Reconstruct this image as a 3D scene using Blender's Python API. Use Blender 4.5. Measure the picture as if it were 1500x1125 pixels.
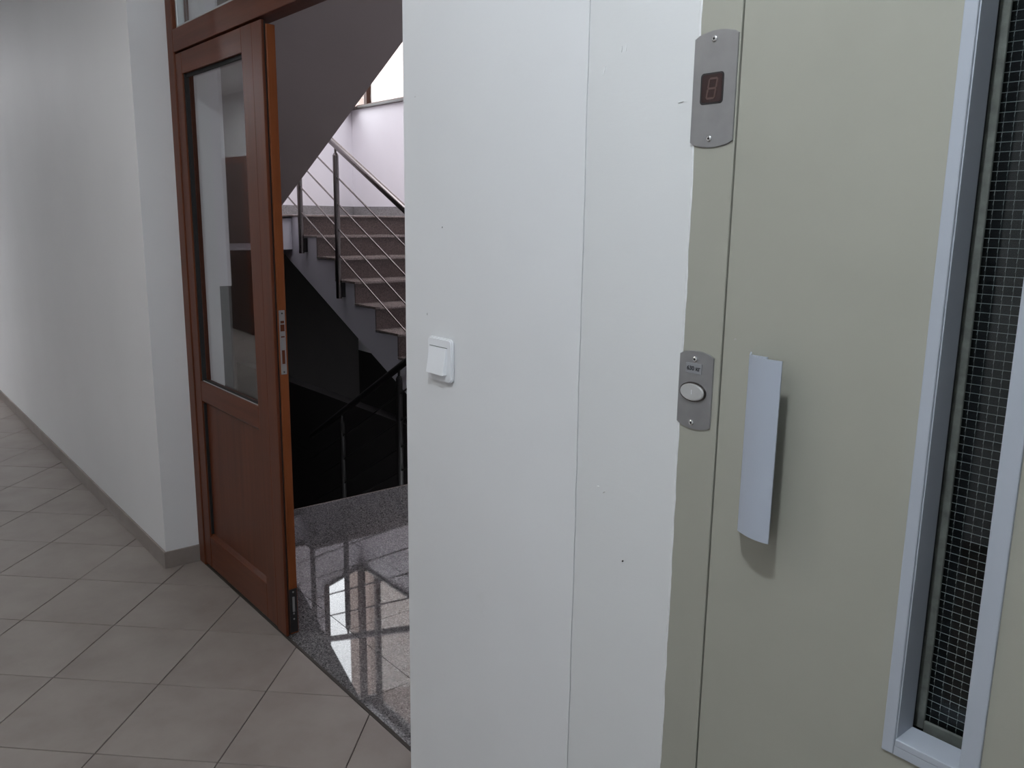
import bpy, bmesh, math, random
from mathutils import Vector, Matrix
random.seed(7)
SC = bpy.context.scene
COL = SC.collection
for o in list(bpy.data.objects):
    bpy.data.objects.remove(o)

# ------------------------------------------------------------------ camera
F, P, RO, YA, H = 1231.0, 0.1982182, -0.01361372, 0.88471117, 1.45
fwd = Vector((-math.sin(YA)*math.cos(P), math.cos(YA)*math.cos(P), -math.sin(P)))
rgt = Vector((math.cos(YA), math.sin(YA), 0))
dwn = fwd.cross(rgt)
r2 = rgt*math.cos(RO) + dwn*math.sin(RO)
d2 = -rgt*math.sin(RO) + dwn*math.cos(RO)
cam = bpy.data.cameras.new('camera')
cam.sensor_width = 36; cam.lens = F*36/1500; cam.clip_start = 0.02; cam.clip_end = 200
co = bpy.data.objects.new('camera', cam)
M = Matrix.Identity(4)
for i in range(3):
    M[i][0] = r2[i]; M[i][1] = -d2[i]; M[i][2] = -fwd[i]
M[0][3], M[1][3], M[2][3] = 0, 0, H
co.matrix_world = M
COL.objects.link(co); SC.camera = co

# ------------------------------------------------------------------ world, lights, exposure
SC.view_settings.view_transform = 'Standard'
SC.view_settings.look = 'None'
SC.view_settings.gamma = 1.0
SC.view_settings.use_curve_mapping = False
SC.view_settings.exposure = 0.0
w = bpy.data.worlds.new('overcast_sky'); SC.world = w
w.use_nodes = True
bg = w.node_tree.nodes['Background']
bg.inputs['Color'].default_value = (0.93, 0.95, 1.0, 1)
bg.inputs['Strength'].default_value = 8

def area(name, loc, direction, power, size, color, size_y=None, shape='DISK', portal=False):
    l = bpy.data.lights.new(name, 'AREA')
    l.shape = shape; l.size = size
    if size_y: l.size_y = size_y
    l.energy = power; l.color = color
    o = bpy.data.objects.new(name, l)
    o.location = loc
    o.rotation_euler = Vector(direction).to_track_quat('-Z', 'Y').to_euler()
    if portal: l.cycles.is_portal = True
    COL.objects.link(o)
    return o
CEIL = 2.80
bulb = bpy.data.lights.new('ceiling_bulb_by_lift', 'POINT')
bulb.energy = 54; bulb.color = (0.855, 0.93, 1.0); bulb.shadow_soft_size = 0.06
bo = bpy.data.objects.new('ceiling_bulb_by_lift', bulb); bo.location = (-0.33, -0.03, CEIL-0.14); COL.objects.link(bo)
area('ceiling_lamp_far', (-9.0, -0.5, CEIL-0.07), (0, 0, -1), 68, 0.25, (0.94, 0.96, 1.0))
area('stairwell_fill_light', (-5.2, 2.9, 5.60), (0, 0, -1), 165, 4.2, (0.95, 0.94, 1.0), 2.2, 'RECTANGLE')  # added fill lamp, no skylight in the ceiling; brightens the stairwell
area('fill_light_by_door', (-2.7, -0.55, CEIL-0.07), (0, 0, -1), 12, 0.25, (1.0, 0.96, 0.93))  # unseen lamp added to lift the left wall and floor
area('stair_window_portal', (-6.0, 4.62, 3.4), (0, -1, 0), 1, 4.0, (1, 1, 1), 1.9, 'RECTANGLE', True)

# ------------------------------------------------------------------ materials
def nmat(name):
    m = bpy.data.materials.new(name); m.use_nodes = True
    nt = m.node_tree
    return m, nt, nt.nodes, nt.links, nt.nodes['Principled BSDF']
def coords(N, L, scale=(1, 1, 1), rot=(0, 0, 0)):
    t = N.new('ShaderNodeTexCoord'); mp = N.new('ShaderNodeMapping')
    mp.inputs['Scale'].default_value = scale; mp.inputs['Rotation'].default_value = rot
    L.new(t.outputs['Object'], mp.inputs['Vector'])
    return mp.outputs['Vector']
def noise(N, L, vec, scale, detail=4, rough=0.55):
    n = N.new('ShaderNodeTexNoise')
    n.inputs['Scale'].default_value = scale; n.inputs['Detail'].default_value = detail
    n.inputs['Roughness'].default_value = rough
    if vec is not None: L.new(vec, n.inputs['Vector'])
    return n.outputs['Fac']
def ramp(N, L, fac, stops):
    r = N.new('ShaderNodeValToRGB')
    e = r.color_ramp.elements
    while len(e) < len(stops): e.new(0.5)
    for s, (p, c) in zip(e, stops):
        s.position = p; s.color = (*c, 1)
    L.new(fac, r.inputs['Fac'])
    return r.outputs['Color']
def bump(N, L, h, b, strength, dist):
    n = N.new('ShaderNodeBump')
    n.inputs['Strength'].default_value = strength; n.inputs['Distance'].default_value = dist
    L.new(h, n.inputs['Height']); L.new(n.outputs['Normal'], b.inputs['Normal'])
def mixc(N, L, fac, a, b):
    m = N.new('ShaderNodeMix'); m.data_type = 'RGBA'
    L.new(fac, m.inputs['Factor'])
    for s, v in ((m.inputs[6], a), (m.inputs[7], b)):
        if isinstance(v, tuple): s.default_value = (*v, 1)
        else: L.new(v, s)
    return m.outputs[2]
def plain(name, col, rough=0.5, metal=0.0, var=0.06, scale=8, bmp=0.0, spec=0.5):
    m, nt, N, L, b = nmat(name)
    v = coords(N, L)
    f = noise(N, L, v, scale)
    lo = tuple(max(0, c*(1-var)) for c in col); hi = tuple(min(1, c*(1+var)) for c in col)
    L.new(ramp(N, L, f, [(0.3, lo), (0.7, hi)]), b.inputs['Base Color'])
    b.inputs['Roughness'].default_value = rough; b.inputs['Metallic'].default_value = metal
    b.inputs['Specular IOR Level'].default_value = spec
    if bmp: bump(N, L, noise(N, L, v, scale*14), b, 0.3, bmp)
    return m
def paint(name, col, streak=False, dirt=0.12):
    m, nt, N, L, b = nmat(name)
    v = coords(N, L)
    big = noise(N, L, v, 1.3, 3)
    c = ramp(N, L, big, [(0.3, tuple(x*0.965 for x in col)), (0.7, tuple(min(1, x*1.02) for x in col))])
    d = noise(N, L, coords(N, L, (6, 6, 5)), 1.0, 6, 0.7)
    dr = ramp(N, L, d, [(0.66, (0, 0, 0)), (0.80, (1, 1, 1))])
    s = N.new('ShaderNodeMath'); s.operation = 'MULTIPLY'; s.inputs[1].default_value = dirt
    L.new(dr, s.inputs[0])
    c = mixc(N, L, s.outputs[0], c, (0.35, 0.31, 0.27))
    L.new(c, b.inputs['Base Color'])
    b.inputs['Roughness'].default_value = 0.55
    b.inputs['Specular IOR Level'].default_value = 0.35
    if streak:
        h = noise(N, L, coords(N, L, (16, 16, 55)), 1.0, 6, 0.7)
        bump(N, L, h, b, 0.30, 0.0012)
    else:
        h = noise(N, L, v, 60, 3)
        bump(N, L, h, b, 0.25, 0.001)
    return m
def wood(name, c0, c1, axis='z', rough=0.36):
    m, nt, N, L, b = nmat(name)
    sc = (34, 34, 1.6) if axis == 'z' else (1.6, 34, 34)
    g = noise(N, L, coords(N, L, sc), 1.0, 6, 0.65)
    L.new(ramp(N, L, g, [(0.3, c0), (0.7, c1)]), b.inputs['Base Color'])
    b.inputs['Roughness'].default_value = rough
    b.inputs['Specular IOR Level'].default_value = 0.13
    bump(N, L, g, b, 0.15, 0.0006)
    return m
def granite(name, stops, rough=0.02, scale=260):
    m, nt, N, L, b = nmat(name)
    v = coords(N, L)
    vo = N.new('ShaderNodeTexVoronoi'); vo.inputs['Scale'].default_value = scale
    L.new(v, vo.inputs['Vector'])
    f = N.new('ShaderNodeSeparateColor'); L.new(vo.outputs['Color'], f.inputs[0])
    c = ramp(N, L, f.outputs[0], stops)
    L.new(c, b.inputs['Base Color'])
    b.inputs['Roughness'].default_value = rough
    return m
def glass(name, tint=(0.95, 0.96, 0.955), rough=0.0):
    m, nt, N, L, b = nmat(name)
    N.remove(b); out = N['Material Output']
    lw = N.new('ShaderNodeLayerWeight'); lw.inputs['Blend'].default_value = 0.5
    p = N.new('ShaderNodeMath'); p.operation = 'POWER'; p.inputs[1].default_value = 5
    L.new(lw.outputs['Facing'], p.inputs[0])
    q = N.new('ShaderNodeMath'); q.operation = 'MULTIPLY_ADD'; q.inputs[1].default_value = 0.96; q.inputs[2].default_value = 0.04
    L.new(p.outputs[0], q.inputs[0])
    t = N.new('ShaderNodeBsdfTransparent'); t.inputs['Color'].default_value = (*tint, 1)
    g = N.new('ShaderNodeBsdfGlossy'); g.inputs['Roughness'].default_value = rough
    mx = N.new('ShaderNodeMixShader')
    L.new(q.outputs[0], mx.inputs['Fac']); L.new(t.outputs[0], mx.inputs[1]); L.new(g.outputs[0], mx.inputs[2])
    L.new(mx.outputs[0], out.inputs['Surface'])
    return m

WALL = (0.79, 0.795, 0.80)
MT = {
 'wall': paint('white wall paint', WALL),
 'strip': paint('patched plaster paint', (0.73, 0.735, 0.73), True, 0.10),
 'stairwall': paint('stairwell paint', (0.80, 0.78, 0.81), False, 0.0),
 'ceiling': paint('ceiling paint', (0.75, 0.75, 0.75), False, 0.0),
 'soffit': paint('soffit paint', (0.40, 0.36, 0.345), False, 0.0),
 'caulk': plain('white filler', (0.80, 0.80, 0.80), 0.6, 0, 0.08, 40, 0.0015),
 'lift': plain('pebble grey lacquer', (0.350, 0.345, 0.290), 0.42, 0, 0.03, 5, 0.0006),
 'liftgap': plain('dark gap', (0.015, 0.015, 0.015), 0.8),
 'trimgrey': plain('blue grey lacquer', (0.41, 0.44, 0.49), 0.38, 0, 0.03, 6, 0.0003),
 'alu': plain('handle lacquer', (0.40, 0.435, 0.50), 0.40, 0.0, 0.02, 9),
 'steel': plain('brushed steel', (0.36, 0.36, 0.36), 0.38, 0.75, 0.06, 30),
 'button': plain('button steel', (0.62, 0.62, 0.61), 0.35, 0.55, 0.05, 40),
 'screw': plain('screw steel', (0.65, 0.65, 0.64), 0.25, 0.9),
 'dark': plain('black plastic', (0.012, 0.011, 0.011), 0.35),
 'display': plain('dark red display', (0.032, 0.015, 0.014), 0.25),
 'segment': plain('unlit segments', (0.085, 0.048, 0.040), 0.4),
 'labelplate': plain('grey label', (0.24, 0.24, 0.25), 0.5),
 'ink': plain('black ink', (0.015, 0.015, 0.018), 0.7),
 'plastic': plain('white switch plastic', (0.86, 0.87, 0.89), 0.28, 0, 0.01),
 'wood': wood('stained wood upright', (0.078, 0.022, 0.010), (0.128, 0.038, 0.017)),
 'woodx': wood('stained wood rail', (0.078, 0.022, 0.010), (0.128, 0.038, 0.017), 'x'),
 'woodedge': wood('orange wood edge', (0.165, 0.047, 0.015), (0.225, 0.068, 0.024)),
 'bead': plain('dark rubber and groove shade', (0.006, 0.006, 0.006), 0.8),
 'silverbead': plain('pale glazing bead', (0.45, 0.47, 0.47), 0.35, 0.3),
 'glass': glass('window glass'),
 'wireglass': glass('wired glass', (0.80, 0.85, 0.85), 0.02),
 'wire': plain('wire mesh', (0.58, 0.60, 0.59), 0.4, 0.6),
 'seal': plain('grey putty seal', (0.12, 0.13, 0.115), 0.85, 0, 0.25, 60, 0.002),
 'shaft': plain('dark lift shaft', (0.02, 0.02, 0.022), 0.8),
 'grout': plain('brown grout', (0.085, 0.066, 0.056), 0.9, 0, 0.15, 20),
 'chrome': plain('polished railing steel', (0.17, 0.155, 0.15), 0.25, 1.0, 0.03),
 'slabwhite': paint('painted concrete', (0.60, 0.59, 0.64), False, 0.0),
 'granite': granite('grey granite', [(0.0, (0.03, 0.03, 0.032)), (0.25, (0.10, 0.098, 0.10)), (0.7, (0.17, 0.165, 0.168)), (1.0, (0.30, 0.29, 0.29))]),
 'tread': granite('pale granite tread', [(0.0, (0.11, 0.085, 0.08)), (0.5, (0.23, 0.19, 0.175)), (1.0, (0.36, 0.31, 0.29))], 0.15),
 'riser': granite('brown granite riser', [(0.0, (0.035, 0.024, 0.021)), (0.5, (0.085, 0.060, 0.053)), (1.0, (0.15, 0.11, 0.10))], 0.3),
 'skirt': granite('granite skirting', [(0.0, (0.14, 0.13, 0.13)), (0.5, (0.26, 0.25, 0.25)), (1.0, (0.4, 0.39, 0.39))], 0.2),
 'brass': plain('dark threshold strip', (0.05, 0.043, 0.036), 0.6, 0.3),
 'winframe': wood('brown window frame', (0.05, 0.025, 0.018), (0.08, 0.04, 0.03)),
 'blacksteel': plain('black painted steel', (0.012, 0.011, 0.011), 0.6),
 'windark': plain('dark brown sill', (0.03, 0.018, 0.014), 0.35),
 'basement': plain('basement darkness in colour', (0.016, 0.013, 0.013), 0.75, 0, 0.1, 3),  # near-black colour stands in for the missing light down there
 'cream': plain('cream render', (0.215, 0.160, 0.138), 0.9, 0, 0.08, 3),
}
def tile_mat():
    m, nt, N, L, b = nmat('beige stone tile')
    oi = N.new('ShaderNodeObjectInfo')
    t = N.new('ShaderNodeTexCoord'); ad = N.new('ShaderNodeVectorMath'); ad.operation = 'ADD'
    sc = N.new('ShaderNodeVectorMath'); sc.operation = 'SCALE'; sc.inputs['Scale'].default_value = 40
    cb = N.new('ShaderNodeCombineXYZ')
    L.new(oi.outputs['Random'], cb.inputs[0]); L.new(oi.outputs['Random'], cb.inputs[2])
    L.new(cb.outputs[0], sc.inputs[0]); L.new(t.outputs['Object'], ad.inputs[0]); L.new(sc.outputs[0], ad.inputs[1])
    n1 = noise(N, L, ad.outputs[0], 5, 5, 0.6)
    c = ramp(N, L, n1, [(0.30, (0.232, 0.198, 0.179)), (0.5, (0.268, 0.234, 0.211)), (0.7, (0.295, 0.262, 0.237))])
    n2 = noise(N, L, ad.outputs[0], 90, 3)
    sp = ramp(N, L, n2, [(0.70, (0, 0, 0)), (0.78, (0.35, 0.35, 0.35))])
    c = mixc(N, L, sp, c, (0.19, 0.15, 0.13))
    L.new(c, b.inputs['Base Color'])
    b.inputs['Roughness'].default_value = 0.42
    bump(N, L, n2, b, 0.1, 0.0004)
    return m
MT['tile'] = tile_mat()
MT['basetile'] = plain('beige skirting tile', (0.25, 0.215, 0.195), 0.45, 0, 0.1, 12)

# ------------------------------------------------------------------ mesh helpers
def box(bm, x0, x1, y0, y1, z0, z1, bev=0.0, seg=2):
    r = bmesh.ops.create_cube(bm, size=1)
    vs = r['verts']
    for v in vs:
        v.co = Vector((x0 + (v.co.x+.5)*(x1-x0), y0 + (v.co.y+.5)*(y1-y0), z0 + (v.co.z+.5)*(z1-z0)))
    if bev:
        es = list({e for v in vs for e in v.link_edges})
        bmesh.ops.bevel(bm, geom=es, offset=bev, segments=seg, affect='EDGES', profile=0.5)
    return bm
def prism(bm, pts, vec, bev=0.0):
    """closed outline pts (3d) pushed along vec"""
    vec = Vector(vec)
    a = [bm.verts.new(Vector(p)) for p in pts]
    b = [bm.verts.new(Vector(p)+vec) for p in pts]
    n = len(pts)
    fs = [bm.faces.new(a), bm.faces.new(b[::-1])]
    for i in range(n):
        fs.append(bm.faces.new((a[i], b[i], b[(i+1) % n], a[(i+1) % n])))
    bmesh.ops.recalc_face_normals(bm, faces=fs)
    if bev:
        es = [e for e in fs[1].edges] + [e for e in fs[0].edges]
        bmesh.ops.bevel(bm, geom=es, offset=bev, segments=2, affect='EDGES')
    return bm
def tube(bm, p, q, r, seg=16, r2=None):
    p, q = Vector(p), Vector(q); d = q-p
    m = Matrix.Translation((p+q)/2) @ d.to_track_quat('Z', 'Y').to_matrix().to_4x4()
    bmesh.ops.create_cone(bm, cap_ends=True, segments=seg, radius1=r, radius2=r if r2 is None else r2, depth=d.length, matrix=m)
    return bm
def B(): return bmesh.new()
def obj(name, bm, mat, parent=None, smooth=False):
    if parent is not None:
        off = Vector(parent['_o']) if '_o' in parent else Vector((0, 0, 0))
        bmesh.ops.translate(bm, verts=bm.verts, vec=-off)
    me = bpy.data.meshes.new(name)
    bm.to_mesh(me); bm.free()
    me.materials.append(MT[mat] if isinstance(mat, str) else mat)
    if smooth:
        for p in me.polygons: p.use_smooth = True
        me.set_sharp_from_angle(angle=math.radians(40))
    o = bpy.data.objects.new(name, me)
    COL.objects.link(o)
    if parent is not None:
        o.parent = parent
        o['_o'] = list(parent['_o']) if '_o' in parent else [0, 0, 0]
    return o
def thing(name, loc, label, cat, group=None, kind=None):
    o = bpy.data.objects.new(name, None); COL.objects.link(o)
    o.location = loc; o['_o'] = list(loc)
    o.empty_display_size = 0.1
    o['label'] = label; o['category'] = cat
    if group: o['group'] = group
    if kind: o['kind'] = kind
    return o
def struct(name, bm, mat, label=None, cat=None):
    o = obj(name, bm, mat); o['kind'] = 'structure'
    if label: o['label'] = label
    if cat: o['category'] = cat
    return o
def arc_plate(x0, x1, z0, z1, bulge, rc=0.0015, n=10):
    """upright plate outline with bowed top and bottom, softened corners"""
    xc, hw = (x0+x1)/2, (x1-x0)/2
    pts = []
    for i in range(n+1):
        t = -1 + 2*i/n
        e = rc if i in (0, n) else 0
        pts.append((xc + t*hw, z0 - bulge*(1-t*t) + e))
    for i in range(n+1):
        t = 1 - 2*i/n
        e = rc if i in (0, n) else 0
        pts.append((xc + t*hw, z1 + bulge*(1-t*t) - e))
    return pts
def rrect(x0, x1, z0, z1, r, n=6):
    pts = []
    for cx, cz, a0 in ((x1-r, z1-r, 0), (x0+r, z1-r, 90), (x0+r, z0+r, 180), (x1-r, z0+r, 270)):
        for i in range(n+1):
            a = math.radians(a0 + 90*i/n)
            pts.append((cx + r*math.cos(a), cz + r*math.sin(a)))
    return pts
def ellipse(cx, cz, rx, rz, n=32):
    return [(cx + rx*math.cos(2*math.pi*i/n), cz + rz*math.sin(2*math.pi*i/n)) for i in range(n)]
def onwall(pts, y): return [(x, y, z) for x, z in pts]

# ------------------------------------------------------------------ room shell
YW = 0.966            # plane of the corridor's long wall
YD = 1.105            # face of the wooden door
XL = -3.417           # corner where the wall steps back to the door
YO = -1.70            # opposite corridor wall
XE, XR = -14.0, 3.0   # ends of the corridor
struct('wall_left', box(B(), XE, XL, YW, 1.25, 0, CEIL), 'wall', 'long white corridor wall left of the wooden door', 'wall')

def ragged(z0, z1, n, amp, x):
    pts = []; o = 0
    for i in range(n+1):
        o = 0.6*o + random.uniform(-amp, amp)
        pts.append((x + o, z0 + (z1-z0)*i/n))
    return pts
XS, XJ = -1.002, -0.786
XWE = -1.5445         # free end of the white wall
seam = ragged(0, CEIL, 60, 0.0009, XS)
bm = B()
prism(bm, onwall([(XWE, 0)] + [(x-0.0006, z) for x, z in seam] + [(XWE, CEIL)], YW), (0, 0.26, 0), 0.0)
wr = struct('wall_right', bm, 'wall', 'white wall carrying the light switch', 'wall')
bm = B()
prism(bm, onwall([(XJ, 0), (XJ, CEIL)] + [(x+0.0006, z) for x, z in seam[::-1]], YW+0.0012), (0, 0.25, 0))
obj('plaster_strip', bm, 'strip', wr)['label'] = 'patched plaster strip between the white wall and the lift frame'
bm = B()
box(bm, XS-0.004, XS+0.004, YW+0.004, YW+0.02, 0, CEIL)
obj('crack', bm, 'grout', wr)['label'] = 'dark vertical crack'
# filler bead between plaster and lift frame
bm = B(); rings = []
zz = 0.0; o_ = 0; wv = 0.004
while zz <= 2.2:
    o_ = 0.7*o_ + random.uniform(-0.0007, 0.0007)
    wv = 0.8*wv + 0.2*(0.0028 + random.uniform(-0.002, 0.0025) + (0.002 if zz > 1.6 else 0))
    c = XJ + 0.001 + o_
    rings.append([bm.verts.new((c+dx, YW-dy, zz)) for dx, dy in ((-wv, -0.003), (-wv*0.6, 0.0012), (0, 0.0022), (wv*0.5, 0.0012), (wv*0.8, -0.003))])
    zz += 0.012
for a, b in zip(rings, rings[1:]):
    for i in range(4): bm.faces.new((a[i], a[i+1], b[i+1], b[i]))
bmesh.ops.recalc_face_normals(bm, faces=bm.faces)
obj('filler_bead', bm, 'caulk', wr, True)['label'] = 'uneven white filler bead beside the lift frame'
bm = B(); box(bm, XJ, XR, YW+0.001, 1.25, 2.16, CEIL)
struct('wall_over_lift', bm, 'wall', 'white wall above the lift door', 'wall')
bm = B(); box(bm, XL, XWE, YD+0.005, 1.24, 2.72, CEIL)
struct('wall_over_door', bm, 'wall', 'white wall above the wooden door frame', 'wall')
struct('wall_opposite', box(B(), XE, XR, YO-0.2, YO, 0, CEIL), 'wall', 'white corridor wall across from the lift', 'wall')
struct('wall_end', box(B(), XE-0.2, XE, YO-0.2, 1.25, 0, CEIL), 'wall', 'white wall at the far end of the corridor', 'wall')
struct('wall_near', box(B(), XR, XR+0.2, YO-0.2, 1.25, 0, CEIL), 'wall', 'white wall at the near end of the corridor', 'wall')
struct('ceiling', box(B(), XE-0.2, XR+0.2, YO-0.2, 1.25, CEIL, CEIL+0.2), 'ceiling', 'white corridor ceiling', 'ceiling')

# baseboards
bh = 0.072
struct('baseboard_left', box(B(), XE, XL+0.008, YW-0.009, YW, 0, bh, 0.002), 'basetile', 'beige tile baseboard along the left corridor wall', 'baseboard')
struct('baseboard_return', box(B(), XL, XL+0.008, YW, YD-0.0, 0, bh, 0.002), 'basetile', 'short beige tile baseboard beside the wooden door', 'baseboard')
struct('baseboard_right', box(B(), XWE, XJ-0.004, YW-0.009, YW, 0, bh, 0.002), 'basetile', 'beige tile baseboard under the light switch', 'baseboard')
struct('baseboard_opposite', box(B(), XE, XR, YO, YO+0.009, 0, bh, 0.002), 'basetile', 'beige tile baseboard along the opposite wall', 'baseboard')

# ------------------------------------------------------------------ tiled corridor floor
fl = struct('floor', box(B(), XE, XR, YO-0.2, 1.12, -0.12, -0.004), 'grout', 'corridor floor of diagonal beige tiles', 'floor')
TO, TA, TSZ = Vector((-3.268, 0.413)), math.radians(45.6725), 0.34662
ax = Vector((math.cos(TA), math.sin(TA))); ay = Vector((-math.sin(TA), math.cos(TA)))
def clip(poly, x0, x1, y0, y1):
    for k, lim, s in ((0, x0, 1), (0, x1, -1), (1, y0, 1), (1, y1, -1)):
        out = []
        for i in range(len(poly)):
            a, b = poly[i-1], poly[i]
            da, db = s*(a[k]-lim), s*(b[k]-lim)
            if da >= 0: out.append(a)
            if (da >= 0) != (db >= 0):
                t = da/(da-db); out.append(a + (b-a)*t)
        poly = out
        if len(poly) < 3: return []
    return poly
g = 0.0016
def tile_bm(poly):
    bm = B()
    n = len(poly)
    c = sum(poly, Vector((0, 0)))/n
    top = [bm.verts.new((p.x + (c-p).normalized().x*0.0012, p.y + (c-p).normalized().y*0.0012, 0)) for p in poly]
    mid = [bm.verts.new((p.x, p.y, -0.001)) for p in poly]
    bot = [bm.verts.new((p.x, p.y, -0.006)) for p in poly]
    bm.faces.new(top)
    for a, b in ((top, mid), (mid, bot)):
        for i in range(n): bm.faces.new((a[i], b[i], b[(i+1) % n], a[(i+1) % n]))
    bmesh.ops.recalc_face_normals(bm, faces=bm.faces)
    return bm
full_me = None
tiles = []
for i in range(-55, 35):
    for j in range(-35, 55):
        o = TO + ax*(i*TSZ) + ay*(j*TSZ)
        q = [o + ax*(a*TSZ) + ay*(b*TSZ) for a, b in ((g/TSZ, g/TSZ), (1-g/TSZ, g/TSZ), (1-g/TSZ, 1-g/TSZ), (g/TSZ, 1-g/TSZ))]
        lim = 1.1035
        p = clip(q, XE+0.02, XR, YO, lim)
        if not p: continue
        area_ = abs(sum(p[k-1].x*p[k].y - p[k].x*p[k-1].y for k in range(len(p))))/2
        if area_ < 0.0004: continue
        ctr = sum(p, Vector((0, 0)))/len(p)
        tiles.append((ctr.length, ctr, o, p, area_ > 0.995*(TSZ-2*g)**2))
tiles.sort(key=lambda t: t[0])
rest = B()
for k, (d, ctr, o, p, whole) in enumerate(tiles):
    if k >= 290:
        t = tile_bm(p); me = bpy.data.meshes.new('t'); t.to_mesh(me); t.free(); rest.from_mesh(me); continue
    if whole:
        if full_me is None:
            t = tile_bm([v-o for v in p]); full_me = bpy.data.meshes.new('floor_tile'); t.to_mesh(full_me); t.free()
            full_me.materials.append(MT['tile'])
        ob = bpy.data.objects.new('floor_tile', full_me); COL.objects.link(ob)
    else:
        ob = obj('floor_tile', tile_bm([v-o for v in p]), 'tile')
        if '_o' in ob: del ob['_o']
    ob.location = (o.x, o.y, random.uniform(-0.0003, 0.0003)); ob.parent = fl
if len(rest.verts):
    ro = obj('distant_tiles', rest, 'tile', fl); ro['kind'] = 'stuff'
else: rest.free()

# threshold strip
bm = B(); box(bm, XL+0.0, -1.60, 1.1045, 1.1145, -0.006, 0.0012, 0.0008)
struct('trim_1', bm, 'brass', 'dark metal threshold strip between beige tiles and granite', 'threshold')

# ------------------------------------------------------------------ wooden door with transom
d1 = thing('door_1', (-2.98, YD, 0), 'brown wooden double door frame, left leaf closed, glass above and a glass pane', 'door', None, 'structure')
XA, XB = XL, -1.70        # frame outer ends
FY0, FY1 = YD-0.004, YD+0.062
bm = B(); box(bm, XA, -3.352, FY0, FY1, 0, 2.72, 0.003)
obj('jamb', bm, 'wood', d1)
bm = B(); box(bm, -1.762, -1.70, FY0, FY1, 0, 2.72, 0.003)
obj('jamb', bm, 'wood', d1)
bm = B(); box(bm, -3.352, -1.782, FY0, FY1, 2.024, 2.104, 0.003)
obj('transom_bar', bm, 'woodx', d1)
bm = B(); box(bm, -3.352, -1.782, FY0, FY1, 2.64, 2.72, 0.003)
obj('head', bm, 'woodx', d1)
bm = B()
for a in ((-3.338, -1.796, 2.104, 2.118), (-3.338, -1.796, 2.626, 2.64)): box(bm, a[0], a[1], YD+0.012, YD+0.04, a[2], a[3], 0.002)
for a in ((-3.352, -3.338), (-1.796, -1.782)): box(bm, a[0], a[1], YD+0.012, YD+0.04, 2.104, 2.64, 0.002)
obj('glazing_bead', bm, 'silverbead', d1)['label'] = 'pale bead around the glass over the door'
obj('transom_pane', box(B(), -3.34, -1.794, YD+0.024, YD+0.030, 2.114, 2.63), 'glass', d1)
# leaf
LX0, LX1, LT = -3.350, -2.560, 2.018
GX0, GX1, GZ0, GZ1 = -3.283, -2.722, 0.795, 1.942
bm = B()
LY0, LY1 = YD, YD+0.042
zb = 0.012
box(bm, LX0, GX0, LY0, LY1, zb, LT, 0.0025)
box(bm, GX1, -2.6365, LY0, LY1, zb, LT, 0.0025)
leaf = obj('leaf', bm, 'wood', d1)
for z0, z1 in ((GZ1, LT), (0.715, GZ0), (zb, 0.145)):
    obj('rail', box(B(), GX0, GX1, LY0+0.0005, LY1-0.0005, z0, z1, 0.0025), 'woodx', leaf)
bm = B()
box(bm, GX0, GX1, LY0+0.016, LY1-0.012, 0.145, 0.715)
obj('panel', bm, 'wood', leaf)['label'] = 'recessed lower wooden panel'
bm = B()     # sloped moulding round the panel
for z0, z1 in ((0.145, 0.157), (0.703, 0.715)):
    prism(bm, [(GX0, LY0+0.016, z0), (GX0, LY0+0.016, z1), (GX0, LY0+0.004 if z0 < 0.2 else LY0+0.016, z0 if z0 < 0.2 else z0), (GX0, LY0+0.004, z0)][:3] if z0 < 0.2 else
          [(GX0, LY0+0.016, z0), (GX0, LY0+0.016, z1), (GX0, LY0+0.004, z1)], (GX1-GX0, 0, 0))
obj('moulding', bm, 'woodx', leaf)
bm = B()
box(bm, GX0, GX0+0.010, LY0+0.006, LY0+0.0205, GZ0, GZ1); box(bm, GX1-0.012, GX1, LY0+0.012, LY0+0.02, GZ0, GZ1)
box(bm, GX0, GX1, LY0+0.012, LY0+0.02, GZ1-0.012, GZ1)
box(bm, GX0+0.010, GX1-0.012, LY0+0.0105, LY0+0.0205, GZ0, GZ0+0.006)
box(bm, GX0, GX0+0.007, LY0+0.006, LY0+0.017, 0.157, 0.703)  # dark strip beside the panel paints in the shade of its groove
obj('gasket_and_groove_shade', bm, 'bead', leaf)
bm = B(); box(bm, GX0+0.012, GX1-0.0, LY0+0.006, LY0+0.010, GZ0, GZ0+0.0025, 0.0006)
obj('lower_bead', bm, 'silverbead', leaf)['label'] = 'thin pale bead along the foot of the glass'
obj('glass_pane', box(B(), GX0+0.004, GX1-0.004, LY0+0.021, LY0+0.026, GZ0+0.003, GZ1-0.003), 'glass', leaf)
# closing strip on the meeting stile, then the rebated edge
obj('cover_strip', box(B(), -2.6330, LX1, LY0-0.002, LY0+0.008, zb-0.004, LT-0.002, 0.002), 'wood', leaf)
bm = box(B(), -2.636, LX1-0.005, LY0+0.008, LY0+0.0135, zb, LT-0.004); box(bm, -2.6364, -2.6332, LY0+0.003, LY0+0.008, zb, LT-0.004)  # near-black filling paints the shade into the groove
obj('rebate', bm, 'bead', leaf)
e = obj('leaf_edge', box(B(), -2.636, LX1+0.001, LY0+0.0135, LY1+0.001, zb, LT-0.012, 0.002), 'woodedge', leaf)
e['label'] = 'lighter orange narrow edge of the leaf'
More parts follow.
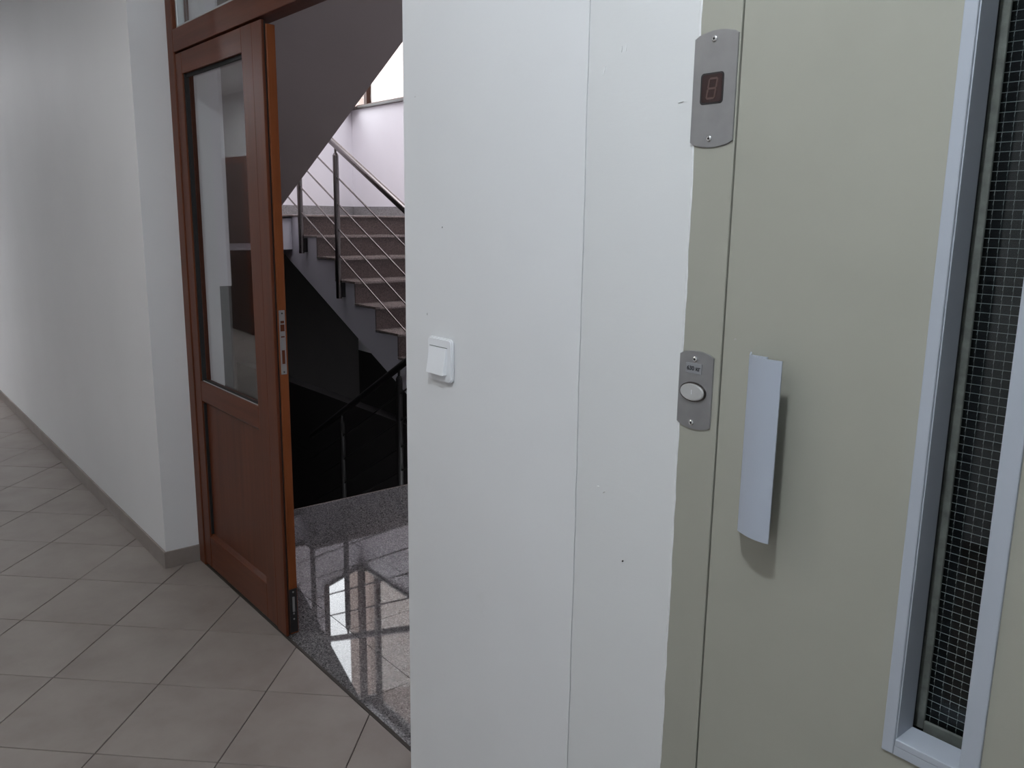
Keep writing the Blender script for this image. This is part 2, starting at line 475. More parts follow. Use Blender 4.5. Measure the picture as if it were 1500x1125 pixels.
# mortise plate on the edge, strike holes and a flush bolt
xe = LX1+0.001
bm = B(); box(bm, xe-0.001, xe+0.002, LY0+0.017, LY0+0.037, 0.93, 1.14, 0.0008)
obj('lock_plate', bm, 'steel', leaf)['label'] = 'steel strike plate with dark slots'
bm = B()
box(bm, xe+0.001, xe+0.0028, LY0+0.021, LY0+0.033, 1.098, 1.106); box(bm, xe+0.001, xe+0.0028, LY0+0.021, LY0+0.033, 1.052, 1.056)
box(bm, xe+0.001, xe+0.0026, LY0+0.020, LY0+0.034, 1.072, 1.094); box(bm, xe+0.001, xe+0.0026, LY0+0.022, LY0+0.032, 0.965, 1.010)
obj('strike_slot', bm, 'wood', leaf)['label'] = 'wood seen through the slots of the strike plate'
bm = B()
for z in (1.13, 0.938): tube(bm, (xe+0.001, LY0+0.027, z), (xe+0.003, LY0+0.027, z), 0.0028, 10)
obj('plate_screw', bm, 'dark', leaf)
bm = B(); box(bm, xe-0.001, xe+0.003, LY0+0.012, LY0+0.040, 0.018, 0.178, 0.0012)
obj('bolt_plate', bm, 'dark', leaf)['label'] = 'black flush bolt plate at the foot of the leaf'
bm = B()
box(bm, xe+0.002, xe+0.006, LY0+0.022, LY0+0.030, 0.095, 0.15, 0.001)
for z in (0.168, 0.088, 0.068): tube(bm, (xe+0.002, LY0+0.026, z), (xe+0.0045, LY0+0.026, z), 0.0032, 10)
obj('bolt_slide', bm, 'steel', leaf)

# brown door in the opposite wall (only its reflection shows)
d3 = thing('door_3', (-10.20, YO, 0), 'dark brown door in the opposite wall, mirrored in the glass pane', 'door', None, 'structure')
obj('leaf', box(B(), -10.57, -9.77, YO, YO+0.03, 0.01, 2.0, 0.003), 'winframe', d3)
bm = B(); box(bm, -10.65, -10.57, YO, YO+0.04, 0, 2.08, 0.003); box(bm, -9.77, -9.69, YO, YO+0.04, 0, 2.08, 0.003); box(bm, -10.57, -9.77, YO, YO+0.04, 2.0, 2.08, 0.003)
obj('frame', bm, 'wood', d3)
bm = B(); tube(bm, (-9.85, YO+0.03, 1.02), (-9.85, YO+0.075, 1.02), 0.009); tube(bm, (-9.85, YO+0.072, 1.02), (-9.98, YO+0.072, 1.02), 0.009)
obj('handle', bm, 'steel', d3, True)

# ------------------------------------------------------------------ lift door
XD0, XD1, XFR = -0.7135, 0.115, 0.185
d2 = thing('door_2', (-0.3, YW, 0), 'pebble grey lift door with tall narrow wired window and grip handle', 'door', None, 'structure')
obj('jamb', box(B(), XJ, -0.7165, YW-0.001, YW+0.12, 0, 2.16, 0.0015), 'lift', d2)['label'] = 'left lift jamb carrying the call panel and the floor display'
obj('jamb', box(B(), 0.119, XFR, YW-0.001, YW+0.12, 0, 2.16, 0.0015), 'lift', d2)
obj('head', box(B(), -0.7165, 0.119, YW-0.001, YW+0.12, 2.06, 2.16, 0.0015), 'lift', d2)
obj('rebate', box(B(), -0.7162, -0.7138, YW+0.0035, YW+0.03, 0, 2.06), 'liftgap', d2)
WX0, WX1, WZ0, WZ1 = -0.4195, -0.3425, 0.8135, 1.92
bm = B()     # leaf with the window cut out (ring of four slabs, one mesh)
y0, y1 = YW, YW+0.04
xs = [XD0, WX0, WX1, XD1]; zs = [0.008, WZ0, WZ1, 2.056]
vt = {}
def V(i, k, y):
    if (i, k, y) not in vt: vt[(i, k, y)] = bm.verts.new((xs[i], y, zs[k]))
    return vt[(i, k, y)]
for i in range(3):
    for k in range(3):
        if i == 1 and k == 1: continue
        bm.faces.new((V(i, k, y0), V(i+1, k, y0), V(i+1, k+1, y0), V(i, k+1, y0)))
        bm.faces.new((V(i, k, y1), V(i, k+1, y1), V(i+1, k+1, y1), V(i+1, k, y1)))
edges_ = [((0,k),(0,k+1)) for k in range(3)] + [((3,k),(3,k+1)) for k in range(3)] + [((i,0),(i+1,0)) for i in range(3)] + [((i,3),(i+1,3)) for i in range(3)]
edges_ += [((1,1),(1,2)), ((2,1),(2,2)), ((1,1),(2,1)), ((1,2),(2,2))]
for a, b in edges_: bm.faces.new((V(*a, y0), V(*b, y0), V(*b, y1), V(*a, y1)))
bmesh.ops.recalc_face_normals(bm, faces=bm.faces)
ld = obj('leaf', bm, 'lift', d2)
fy = YW-0.0035
wf = obj('window_frame', box(B(), -0.4345, WX0, fy, YW+0.002, WZ0-0.014, WZ1+0.014, 0.0015), 'trimgrey', d2)
wf['label'] = 'blue grey flanged frame of the lift window'
obj('window_flange', box(B(), WX1, -0.3215, fy, YW+0.002, WZ0-0.014, WZ1+0.014, 0.0015), 'trimgrey', wf)
obj('window_flange', box(B(), WX0+0.0004, WX1-0.0004, fy, YW+0.002, WZ1, WZ1+0.014, 0.0015), 'trimgrey', wf)
obj('window_flange', box(B(), WX0+0.0004, WX1-0.0004, fy, YW+0.002, WZ0-0.0135, WZ0-0.0012, 0.0008), 'trimgrey', wf)
obj('reveal', box(B(), WX0, WX0+0.0015, YW, YW+0.041, WZ0, WZ1), 'trimgrey', wf)
obj('reveal', box(B(), WX1-0.0015, WX1, YW, YW+0.041, WZ0, WZ1), 'trimgrey', wf)
obj('sill', box(B(), WX0+0.0015, WX1-0.0015, fy-0.0006, YW+0.040, WZ0-0.001, WZ0+0.008, 0.001), 'trimgrey', wf)
GY = YW+0.062
bm = B()
def seal_bar(x0, x1, z0, z1):
    box(bm, x0, x1, GY-0.006, GY-0.001, z0, z1, 0.0012)
seal_bar(WX0-0.004, WX0+0.008, WZ0, WZ1); seal_bar(WX1-0.006, WX1+0.004, WZ0, WZ1); seal_bar(WX0+0.008, WX1-0.006, WZ0-0.012, WZ0+0.012)
obj('seal', bm, 'seal', wf)
bm = B()
box(bm, WX0-0.03, WX0-0.0035, YW+0.041, GY+0.006, WZ0-0.03, WZ1+0.03); box(bm, WX1+0.0035, WX1+0.03, YW+0.041, GY+0.006, WZ0-0.03, WZ1+0.03)
box(bm, WX0-0.03, WX1+0.03, YW+0.041, GY+0.006, WZ0-0.05, WZ0-0.012)
obj('glazing_channel', bm, 'liftgap', wf)
obj('glass_pane', box(B(), WX0-0.003, WX1+0.003, GY, GY+0.002, WZ0-0.011, WZ1+0.02), 'wireglass', wf)
bm = B()
z = WZ0+0.006; pitch = 0.01055
while z < WZ1:
    tube(bm, (WX0-0.003, GY+0.0045, z), (WX1+0.003, GY+0.0045, z + random.uniform(-0.0003, 0.0003)), 0.00042, 5)
    z += pitch
x = WX0+0.0105
while x < WX1+0.003:
    zz = WZ0
    while zz < WZ1:      # crimped vertical wires: woven front and back
        tube(bm, (x-0.0003, GY+0.0052, zz+0.0008), (x+0.0006, GY+0.0040, zz+pitch*0.62), 0.00042, 5)
        tube(bm, (x+0.0006, GY+0.0040, zz+pitch*0.62), (x-0.0003, GY+0.0062, zz+pitch+0.0008), 0.00014, 4)
        zz += pitch
    x += 0.01075
wm = obj('wire_mesh', bm, 'wire', wf); wm['kind'] = 'stuff'
# lift shaft behind
bm = B()
for a in ((-0.80, 0.25, 2.6, 2.65, -0.1, 2.6), (-0.85, -0.80, 1.3, 2.65, -0.1, 2.6), (0.25, 0.3, 1.3, 2.65, -0.1, 2.6), (-0.85, 0.3, 1.3, 2.65, 2.6, 2.65), (-0.85, 0.3, 1.09, 2.65, -0.15, -0.1)): box(bm, *a)
obj('shaft_lining', bm, 'shaft', d2)
struct('wall_beside_lift', box(B(), XFR, XR, YW+0.001, 1.25, 0, 2.16), 'wall', 'white wall right of the lift', 'wall')

CHIPS = [('w', 'dark', -1.405, 1.4245, 0.001, 0.004, 0.0018), ('w', 'dark', -1.461, 1.246, 0.0002, 0.005, 0.0008),
         ('w', 'chip', -0.931, 1.696, 0.002, 0.009, 0.0007), ('w', 'chip', -0.9225, 1.6965, 0.002, 0.010, 0.0007),
         ('w', 'chip', -0.967, 1.669, 0.004, 0.014, 0.0010), ('w', 'chip', -0.813, 1.610, 0.010, 0.001, 0.0010),
         ('w', 'dark', -0.8865, 0.8947, 0.003, 0.003, 0.0024), ('d', 'scuffgrey', -0.695, 1.2863, 0.004, 0.002, 0.0026),
         ('w', 'scuffgrey', -1.5004, 1.681, 0.004, 0.001, 0.0010), ('w', 'chip', -1.240, 1.030, 0.004, 0.002, 0.0008),
         ('w', 'chip', -0.949, 1.007, 0.006, 0.001, 0.0012), ('w', 'scuffgrey', -0.935, 1.000, 0.005, 0.004, 0.0010)]
# grip handle: base plate on the door, a curved front plate standing off on the right
HZ0, HH = 1.0275, 0.2455
hd = obj('handle', box(B(), -0.668, -0.6405, YW-0.003, YW+0.0002, HZ0+0.003, HZ0+HH-0.0042, 0.0005), 'alu', d2)
hd['label'] = 'blue grey curved vertical grip handle'
n = 16
pf = [(-0.667, YW-0.003)]
for i in range(n+1):
    t = i/n
    pf.append((-0.6515 + 0.0560*t, YW - 0.027 - 0.010*math.sin(math.pi/2*t) - 0.0035*math.sin(math.pi*t)))
th = 0.0022
inner = []
m_ = len(pf)
for i, (px, py) in enumerate(pf):
    q0 = Vector(pf[max(0, i-1)]); q1 = Vector(pf[min(m_-1, i+1)]); t_ = (q1-q0).normalized()
    inner.append((px - t_.y*th, py + t_.x*th))
outl = [(x, y, HZ0) for x, y in pf] + [(x, y, HZ0) for x, y in inner[::-1]]
obj('grip_plate', prism(B(), outl, (0, 0, HH)), 'alu', hd, True)

# small chips and scuffs in the paint
MT['chip'] = plain('bare plaster chip', (0.88, 0.88, 0.88), 0.7)
MT['scuffgrey'] = plain('grey scuff', (0.42, 0.40, 0.37), 0.7)
for par, m_, x, z, dx, dz, r_ in CHIPS:
    bm = B(); L_ = Vector((dx, dz)).length; u_ = Vector((dx, dz))/L_; v_ = Vector((-u_.y, u_.x))
    pts = [Vector((x, z)) + u_*L_*c + v_*r_*q for c, q in ((-0.5, 0), (-0.25, 0.5), (0.2, 0.6), (0.5, 0), (0.25, -0.5), (-0.2, -0.4))]
    prism(bm, [(p.x, YW+0.0005, p.y) for p in pts], (0, -0.0009, 0))
    obj('paint_chip', bm, m_, wr if par == 'w' else d2)
# ------------------------------------------------------------------ call panel, floor display, light switch
def plate_thing(name, x0, x1, z0, z1, bulge, label, cat):
    t = thing(name, ((x0+x1)/2, YW-0.001, (z0+z1)/2), label, cat)
    p = obj('face_plate', prism(B(), onwall(arc_plate(x0, x1, z0, z1, bulge), YW-0.0010), (0, -0.0022, 0), 0.0005), 'steel', t)
    return t, p
def screw(t, x, z, y):
    s = B(); tube(s, (x, y, z), (x, y-0.0012, z), 0.0042, 18); tube(s, (x, y-0.0012, z), (x, y-0.0020, z), 0.0042, 18, 0.0028)
    so = obj('screw', s, 'screw', t)
    s = B(); tube(s, (x, y-0.0018, z), (x, y-0.0022, z), 0.0017, 6)
    obj('socket', s, 'dark', so)
yp = YW-0.0032
cp, _ = plate_thing('call_panel', -0.7876, -0.7265, 1.152, 1.2563, 0.0058, 'small steel lift call panel with oval button, at handle height on the grey jamb', 'call panel')
screw(cp, -0.7590, 1.2495, yp); screw(cp, -0.7595, 1.1555, yp)
bm = B(); prism(bm, onwall(ellipse(-0.7595, 1.2015, 0.0237, 0.0147), yp+0.001), (0, -0.0034, 0), 0.0007)
obj('button_ring', bm, 'chrome', cp, True)
bm = B(); prism(bm, onwall(ellipse(-0.7595, 1.2015, 0.0213, 0.0124), yp), (0, -0.0046, 0), 0.0012)
bt = obj('button', bm, 'button', cp, True); bt['label'] = 'oval steel call button marked 1'
lp = obj('label_plate', box(B(), -0.7745, -0.7462, yp-0.0008, yp+0.0005, 1.2285, 1.2435, 0.0003), 'labelplate', cp); lp['label'] = 'small grey tag reading 630 кг'
def text(name, s, size, x, z, y, mat, parent, italic=0.0, bold=0.0):
    cu = bpy.data.curves.new(name, 'FONT'); cu.body = s; cu.size = size
    cu.align_x = 'CENTER'; cu.align_y = 'CENTER'; cu.extrude = 0.0002; cu.shear = italic; cu.offset = bold
    to = bpy.data.objects.new(name, cu); COL.objects.link(to)
    bpy.context.view_layer.update()
    me = bpy.data.meshes.new_from_object(to.evaluated_get(bpy.context.evaluated_depsgraph_get()))
    bpy.data.objects.remove(to); bpy.data.curves.remove(cu)
    b_ = B(); b_.from_mesh(me); bpy.data.meshes.remove(me)
    b_.transform(Matrix.Translation((x, y, z)) @ Matrix.Rotation(math.pi/2, 4, 'X'))
    return obj(name, b_, mat, parent)
text('lettering', '630 кг', 0.0088, -0.7604, 1.2358, yp-0.0010, 'ink', lp, 0.0, 0.00016)
text('numeral', '1', 0.0095, -0.7590, 1.2015, yp-0.0047, 'plastic', bt)

fd, fplate = plate_thing('floor_display', -0.7903, -0.7184, 1.5510, 1.6900, 0.0065, 'tall steel lift floor display plate with dark digit window, high on the grey jamb', 'floor display')
screw(fd, -0.7570, 1.6855, yp); screw(fd, -0.7570, 1.5565, yp)
bm = B(); prism(bm, onwall(rrect(-0.7762, -0.7378, 1.6015, 1.6425, 0.005), yp+0.0006), (0, -0.0010, 0))
dw = obj('display_rim', bm, 'dark', fd)
bm = B(); prism(bm, onwall(rrect(-0.7735, -0.7402, 1.6042, 1.6402, 0.0035), yp+0.0003), (0, -0.0010, 0))
dsp = obj('display_screen', bm, 'display', dw)
# seven unlit segments, slanted like an 8
def seg(x0, z0, x1, z1, wd):
    b_ = B(); sl = 0.16; zc = 1.622
    d = Vector((x1-x0, z1-z0)).normalized(); nrm = Vector((-d.y, d.x))*wd/2
    p = [Vector((x0, z0)) - d*0, Vector((x0, z0)) + d*wd/2 + nrm, Vector((x1, z1)) - d*wd/2 + nrm, Vector((x1, z1)), Vector((x1, z1)) - d*wd/2 - nrm, Vector((x0, z0)) + d*wd/2 - nrm]
    prism(b_, [(q.x + (q.y-zc)*sl, yp-0.0006, q.y) for q in p], (0, -0.0004, 0))
    return b_
cx, hx, hz = -0.7565, 0.0066, 0.0128
for s_ in ((cx-hx, 1.622+hz, cx+hx, 1.622+hz), (cx-hx, 1.622, cx+hx, 1.622), (cx-hx, 1.622-hz, cx+hx, 1.622-hz),
           (cx-hx, 1.622, cx-hx, 1.622+hz), (cx+hx, 1.622, cx+hx, 1.622+hz), (cx-hx, 1.622-hz, cx-hx, 1.622), (cx+hx, 1.622-hz, cx+hx, 1.622)):
    obj('segment', seg(*s_, 0.0026), 'segment', dsp)

sw = thing('light_switch', (-1.4065, YW, 1.158), 'white single rocker light switch on the white wall', 'light switch')
SX0, SX1, SZ0, SZ1 = -1.4485, -1.3625, 1.1135, 1.2035
obj('back_frame', prism(B(), onwall(rrect(SX0, SX1, SZ0, SZ1, 0.010), YW+0.0005), (0, -0.0095, 0), 0.0028), 'plastic', sw, True)
bm = B()
rx0, rx1 = -1.4375, -1.3775
prism(bm, [(rx0, YW-0.008, 1.184), (rx0, YW-0.0115, 1.184), (rx0, YW-0.0205, 1.130), (rx0, YW-0.008, 1.130)], (rx1-rx0, 0, 0), 0.0008)
obj('rocker', bm, 'plastic', sw)
bm = B(); box(bm, rx0-0.0012, rx1+0.0012, YW-0.0097, YW-0.005, 1.1845, 1.1856)
obj('rocker_gap', bm, 'seal', sw)

# ------------------------------------------------------------------ stairwell
RISE, RUN = 0.159, 0.297
XE2, YB = -8.0, 4.40            # end wall, back wall
XLAND = -3.75                   # edge of the granite floor where the down flight starts
YU = 3.03                       # side face of the up flight
YDN = 2.70                      # inner side of the down and upper flights
ZL = 9*RISE
XT = -6.405                      # nose of the mid landing
TOPZ = 5.7
SILL = 2.485
CX, DX, DY = -8.035, 0.395, -0.918     # corner of the back wall; the end wall runs off at a slant
def sb(t0, t1, o0, o1, z0, z1, bev=0.0):
    """bar along the slanted end wall: t from the corner, o outwards"""
    P_ = lambda t, o: (CX + DX*t + DY*o, YB + DY*t - DX*o, z0)
    bm = B(); prism(bm, [P_(t0, o0), P_(t1, o0), P_(t1, o1), P_(t0, o1)], (0, 0, z1-z0), bev)
    return bm
TW = 0.66
struct('wall_stair_near', box(B(), XE2-0.3, XL-0.0, 1.25, 1.30, 1.15, TOPZ), 'stairwall', 'stairwell wall behind the corridor wall', 'wall')
struct('wall_stair_near_upper', box(B(), XL, -1.3, 1.25, 1.30, 2.75, TOPZ), 'stairwall', 'stairwell wall above the wooden door', 'wall')
struct('wall_stair_right', box(B(), -1.5, -1.3, 1.26, YB+0.2, -0.2, TOPZ), 'stairwall', 'stairwell wall at the right, hidden behind the white wall', 'wall')
struct('wall_stair_back', box(B(), XE2-0.3, -1.3, YB, YB+0.25, 0.0, SILL), 'stairwall', 'bright stairwell wall under the window', 'wall')
struct('wall_stair_end', sb(-0.12, 1.5, 0, 0.25, 1.15, SILL), 'stairwall', 'slanted stairwell end wall behind the half landing', 'wall')
struct('wall_stair_end_side', box(B(), -7.70, -7.445, 1.25, 3.02, 1.15, TOPZ), 'stairwall', 'stairwell end wall above the half landing, hidden by the soffit', 'wall')
struct('wall_stair_back_upper', box(B(), -3.9, -1.3, YB, YB+0.25, SILL, TOPZ), 'stairwall', 'stairwell wall right of the window', 'wall')
struct('wall_stair_back_lintel', box(B(), XE2-0.25, -3.9, YB, YB+0.25, 4.3, TOPZ), 'stairwall', 'stairwell wall above the window', 'wall')
struct('wall_stair_end_upper', sb(TW, 1.5, 0, 0.25, SILL, TOPZ), 'stairwall', 'slanted stairwell wall beside the corner window', 'wall')
struct('wall_stair_end_lintel', sb(-0.25, TW, 0, 0.25, 4.3, TOPZ), 'stairwall', 'slanted stairwell wall above the corner window', 'wall')
struct('ceiling_stair', box(B(), XE2-0.3, -1.3, 1.25, YB+0.25, TOPZ, TOPZ+0.2), 'ceiling', 'stairwell ceiling', 'ceiling')
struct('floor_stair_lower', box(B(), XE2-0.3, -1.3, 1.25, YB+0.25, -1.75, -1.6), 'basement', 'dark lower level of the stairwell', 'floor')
struct('wall_basement_near', box(B(), XE2-0.3, XL, 1.25, 1.30, -1.6, 1.15), 'basement', 'wall beside the flight going down, colour darkened to look unlit', 'wall')
struct('wall_basement_back', box(B(), XE2, -1.3, YB, YB+0.25, -1.6, 0.0), 'basement', 'basement wall at the back, colour darkened to look unlit', 'wall')
struct('wall_basement_end', box(B(), XE2-0.25, XE2, 1.25, YB+0.25, -1.6, 1.15), 'basement', 'wall under the half landing, colour darkened to look unlit', 'wall')
struct('wall_basement_inner', box(B(), XE2, -4.36, YU+0.02, YU+0.12, -1.6, 0.0), 'basement', 'basement wall under the lower flight, colour darkened to look unlit', 'wall')
# window along the back wall turning the corner
w1 = thing('window_1', (-6.0, YB, SILL), 'bright corner window with brown frame above the half landing', 'window', None, 'structure')
bm = B(); box(bm, -7.87, -3.9, YB-0.03, YB+0.25, SILL-0.004, SILL+0.02, 0.003)
obj('sill', bm, 'windark', w1)['label'] = 'brown sill along the back wall'
bm = B()
pts = [(-7.87, YB-0.03), (-7.87, YB+0.25), (CX-0.16, YB+0.25)]
for t, o_ in ((-0.25, 0.25), (TW, 0.25), (TW, -0.03), (0.15, -0.03)): pts.append((CX+DX*t+DY*o_, YB+DY*t-DX*o_))
prism(bm, [(x, y, SILL-0.004) for x, y in pts], (0, 0, 0.024), 0.002)
obj('sill', bm, 'windark', w1)['label'] = 'brown sill turning the corner'
FYW = YB+0.09
zf0, zf1 = SILL+0.02, 4.3
for x0, x1 in ((-7.938, -7.878), (-6.0, -5.94), (-3.96, -3.9)):
    obj('mullion', box(B(), x0, x1, FYW, FYW+0.06, zf0, zf1, 0.003), 'winframe', w1)
for z0, z1 in ((zf0, zf0+0.04), (zf1-0.06, zf1)):
    obj('frame_rail', box(B(), -8.10, -3.96, FYW+0.002, FYW+0.058, z0, z1, 0.003), 'winframe', w1)
    obj('frame_rail', sb(-0.07, TW-0.08, 0.06, 0.12, z0, z1, 0.003), 'winframe', w1)
obj('mullion', sb(TW-0.085, TW, 0.0, 0.12, zf0, zf1, 0.003), 'winframe', w1)
obj('mullion', sb(-0.125, -0.07, 0.055, 0.125, zf0, zf1, 0.003), 'winframe', w1)
for x0, x1 in ((-8.09, -7.938), (-7.878, -6.0), (-5.94, -3.96)):
    obj('pane', box(B(), x0, x1, FYW+0.025, FYW+0.031, zf0+0.04, zf1-0.06), 'glass', w1)
obj('pane', sb(-0.07, TW-0.085, 0.085, 0.091, zf0+0.04, zf1-0.06), 'glass', w1)

# granite landing outside the wooden door
LJ = [1.115, 1.303, 1.71, 2.12, 2.53, 2.94, 3.35, 3.76, 4.17, YB]
xj = [-1.5, -2.066, -2.90, XLAND]
gf = struct('floor_landing', box(B(), XLAND+0.02, -1.5, 1.12, YB, -0.20, -0.006), 'slabwhite', 'polished grey granite stair landing beyond the door', 'floor')
bm = B(); box(bm, -4.345, XLAND+0.02, YU, YB, -0.20, -0.006); obj('landing_tongue', bm, 'slabwhite', gf)
for a in range(len(LJ)-1):
    off = 0 if a % 2 == 0 else 0.42
    cuts = [-1.5] + [c for c in (-2.066-off, -2.90-off) if c > XLAND+0.1] + [XLAND-0.0]
    for b in range(len(cuts)-1):
        obj('granite_slab', box(B(), cuts[b+1]+0.0006, cuts[b]-0.0006, LJ[a]+0.0006, LJ[a+1]-0.0006, -0.03, random.uniform(-0.0002, 0.0002), 0.0008, 1), 'granite', gf)
obj('granite_slab', box(B(), -4.345, XLAND-0.0012, YU-0.03, YB-0.001, -0.03, 0.0, 0.0008, 1), 'granite', gf)
obj('edge_nosing', box(B(), XLAND-0.012, XLAND-0.001, 1.30, YU-0.04, -0.03, 0.0, 0.002), 'tread', gf)['label'] = 'pale polished edge of the landing'

# --- flights
def tread_bm(xn, xb, zt, ya, yb, flip=False):
    """tread slab: nose at xn, back at xb, left end ya with clipped front corner"""
    s = 1 if xn > xb else -1
    pts = [(xb, ya), (xn - s*0.02, ya), (xn, ya + 0.03), (xn, yb), (xb, yb)]
    bm = B(); prism(bm, [(x, y, zt-0.016) for x, y in pts], (0, 0, 0.016), 0.002)
    return bm
up = thing('lower_staircase', (-4.36, (YU+YB)/2, 0), 'lower stair flight with pale treads and brown granite risers rising to the half landing', 'stairs')
prof = []
for k in range(1, 10):
    xr = XT - 0.04 + (9-k)*RUN
    prof += [(xr, (k-1)*RISE - (-0.002 if k == 1 else 0.024)), (xr, k*RISE-0.016)]
prof += [(-7.2, ZL-0.03), (-7.2, 1.150), (-6.84, 1.150), (-5.076, 0.338), (-4.36, 0.002), (-4.07, 0.002)]
bm = B(); prism(bm, [(x, YU, z) for x, z in prof], (0, YB-YU-0.003, 0))
body = obj('concrete_body', bm, 'slabwhite', up); body['label'] = 'painted side and underside of the flight'
for k in range(1, 9):
    xn = XT + (9-k)*RUN
    obj('tread', tread_bm(xn, xn-RUN-0.028, k*RISE, YU-0.006, YB-0.002), 'tread', up)
for k in range(1, 10):
    xr = XT - 0.04 + (9-k)*RUN
    obj('riser', box(B(), xr-0.002, xr+0.012, YU+0.002, YB-0.003, (k-1)*RISE, k*RISE-0.016), 'riser', up)
# half landing (a slab of its own between both flights)
hl = struct('floor_half_landing', box(B(), XE2, -6.575, 1.30, YU-0.003, 1.150, ZL-0.03), 'slabwhite', 'half landing slab between the two flights', 'floor')
bm = B(); box(bm, XE2+0.05, -7.203, YU-0.003, YB-0.003, 1.150, ZL-0.03)
obj('landing_tongue', bm, 'slabwhite', hl)
obj('granite_slab', box(B(), -7.6, XT, YU-0.006, YB, ZL-0.016, ZL, 0.003), 'tread', hl)
obj('granite_slab', box(B(), XE2, -7.601, YU-0.006, YB, ZL-0.016, ZL, 0.003), 'tread', hl)
obj('granite_slab', box(B(), XE2, -6.545, 1.30, YU-0.0075, ZL-0.016, ZL, 0.003), 'tread', hl)
obj('skirting', box(B(), CX+0.01, XT-0.05, YB-0.014, YB-0.002, ZL, ZL+0.085, 0.001), 'skirt', hl)
obj('skirting', sb(0.01, 1.5, -0.014, -0.001, ZL, ZL+0.085, 0.001), 'skirt', hl)

us = thing('upper_staircase', (XT, (1.3+YDN)/2, ZL), 'upper stair flight seen from below as a dark sloping soffit', 'stairs')
prof = []
sl = 0.5335
XU, XUE = XT + 0.0, -1.51
for k in range(1, 10):
    xr = XU + (k-1)*RUN
    prof += [(xr, ZL + (0.002 if k == 1 else (k-1)*RISE-0.016)), (xr, ZL + k*RISE-0.016)]
zs_ = lambda x: 1.443 + sl*(x+6.122)
zt_ = ZL + 9*RISE - 0.024
xk = -6.122 + (zt_-0.22-1.443)/sl
prof += [(XUE, zt_), (XUE, zt_-0.22), (xk, zt_-0.22), (-6.57, zs_(-6.57)), (-6.57, ZL+0.002)]
bm = B(); prism(bm, [(x, 1.303, z) for x, z in prof], (0, YDN-1.303, 0))
obj('soffit', bm, 'soffit', us)
for k in range(1, 9):
    xn = XU + (k-1)*RUN - 0.03
    obj('tread', box(B(), xn, xn+RUN+0.028, 1.303, YDN-0.001, ZL+k*RISE-0.016, ZL+k*RISE, 0.003), 'tread', us)

dn = thing('basement_staircase', (XLAND, (1.3+YDN)/2, -0.2), 'dark flight going down from the granite landing edge', 'stairs')
prof = []
for k in range(0, 10):
    xr = XLAND + 0.02 - k*RUN
    prof += [(xr, -k*RISE - (0.20 if k == 0 else 0.03)), (xr, -(k+1)*RISE-0.03)]
prof = [(XLAND+0.019, -0.2)] + prof[1:-1] + [(XLAND-9*RUN, -1.6), (XLAND-7.5*RUN, -1.6), (XLAND+0.019, -0.45)]
bm = B(); prism(bm, [(x, 1.303, z) for x, z in prof], (0, YDN-1.303, 0))
obj('concrete_body', bm, 'slabwhite', dn)
for k in range(1, 9):
    xn = XLAND - (k-1)*RUN
    obj('tread', box(B(), xn-RUN-0.0, xn-0.0+0.01, 1.303, YDN+0.02, -k*RISE-0.03, -k*RISE, 0.002), 'riser', dn)

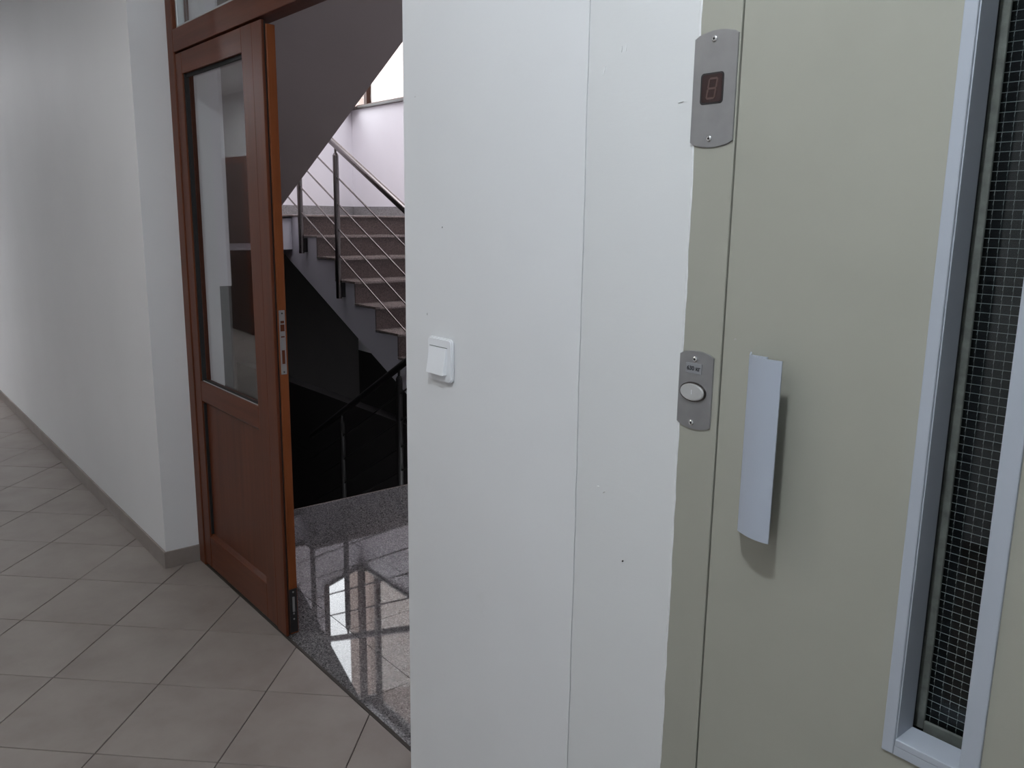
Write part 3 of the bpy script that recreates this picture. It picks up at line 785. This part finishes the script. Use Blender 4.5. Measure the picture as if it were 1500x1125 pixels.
# --- railings
def railing(name, label, y, lines, posts, xa, xb, r=0.0225, mat='chrome'):
    """lines: [(x0,z0,x1,z1)] first = handrail"""
    t = thing(name, ((xa+xb)/2, y, 0), label, 'railing', None)
    def zat(l, x): return l[1] + (l[3]-l[1])*(x-l[0])/(l[2]-l[0])
    for i, l in enumerate(lines):
        rr = r if i == 0 else 0.006
        bm = B(); tube(bm, (xa, y, zat(l, xa)), (xb, y, zat(l, xb)), rr, 20 if i == 0 else 10)
        obj('handrail' if i == 0 else 'bar', bm, mat, t, True)
    for x, zb_ in posts:
        zt = zat(lines[0], x)
        bm = B(); tube(bm, (x, y, zb_), (x, y, zt-0.075), 0.0215, 18); tube(bm, (x, y, zt-0.075), (x, y, zt-0.058), 0.0215, 18, 0.012); tube(bm, (x, y, zt-0.06), (x, y, zt-0.012), 0.009, 12)
        p = obj('post', bm, mat, t, True)
        bm = B(); box(bm, x-0.02, x+0.02, y+0.015 if y > 2.9 else YDN+0.021, YU-0.001 if y > 2.9 else y-0.015, zb_+0.01, zb_+0.12, 0.002)
        obj('bracket', bm, 'dark', p)
    return t
RL = [(-5.693, 1.928, -4.78, 1.482), (-5.982, 1.856, -4.785, 1.248), (-6.17, 1.76, -4.79, 1.06), (-6.31, 1.651, -4.775, 0.862), (-6.531, 1.57, -4.819, 0.70)]
railing('lower_stair_railing', 'shiny steel railing with four thin bars along the lower flight', 2.985, RL,
        [(-6.316, 1.130), (-5.704, 0.821), (-4.52, 0.20)], -6.60, -4.2, 0.0245)
DL = [(-3.80, 0.93, -6.2, -0.43)] + [(-3.80, 0.93-d, -6.2, -0.43-d) for d in (0.18, 0.36, 0.54, 0.70)]
railing('basement_stair_railing', 'black railing along the flight going down', 2.82, DL,
        [(-3.86, 0.0), (-4.6, -0.46), (-5.4, -0.92)], -5.9, -3.80, 0.0225, 'blacksteel')

# neighbouring house close behind the stair window
hb = thing('neighbouring_house', (-9.5, 8, 0), 'pale rendered house wall filling the view through the stair window', 'house')
obj('wall', box(B(), -15.2, 4, 8, 14, 0, 12.5), 'cream', hb)
obj('roof_edge', box(B(), -15.5, 4.3, 7.6, 14.3, 12.5, 12.7, 0.02), 'slabwhite', hb)
obj('ledge', box(B(), -15.25, 4.0, 7.93, 8.0, 3.02, 3.14, 0.01), 'basetile', hb)
struct('sky_blocking_wall', box(B(), -8.3, 4, 4.2, 4.65, TOPZ+0.2, 12), 'cream', 'unseen wall added above the stair window to cut sky light', 'wall')  # added to keep sky light off the neighbouring house
gr = struct('ground_outside', box(B(), -60, 10, 4.9, 60, -0.3, 0.0), 'grout', 'ground outside the stair window', 'ground')

for o in bpy.data.objects:
    if '_o' in o: del o['_o']
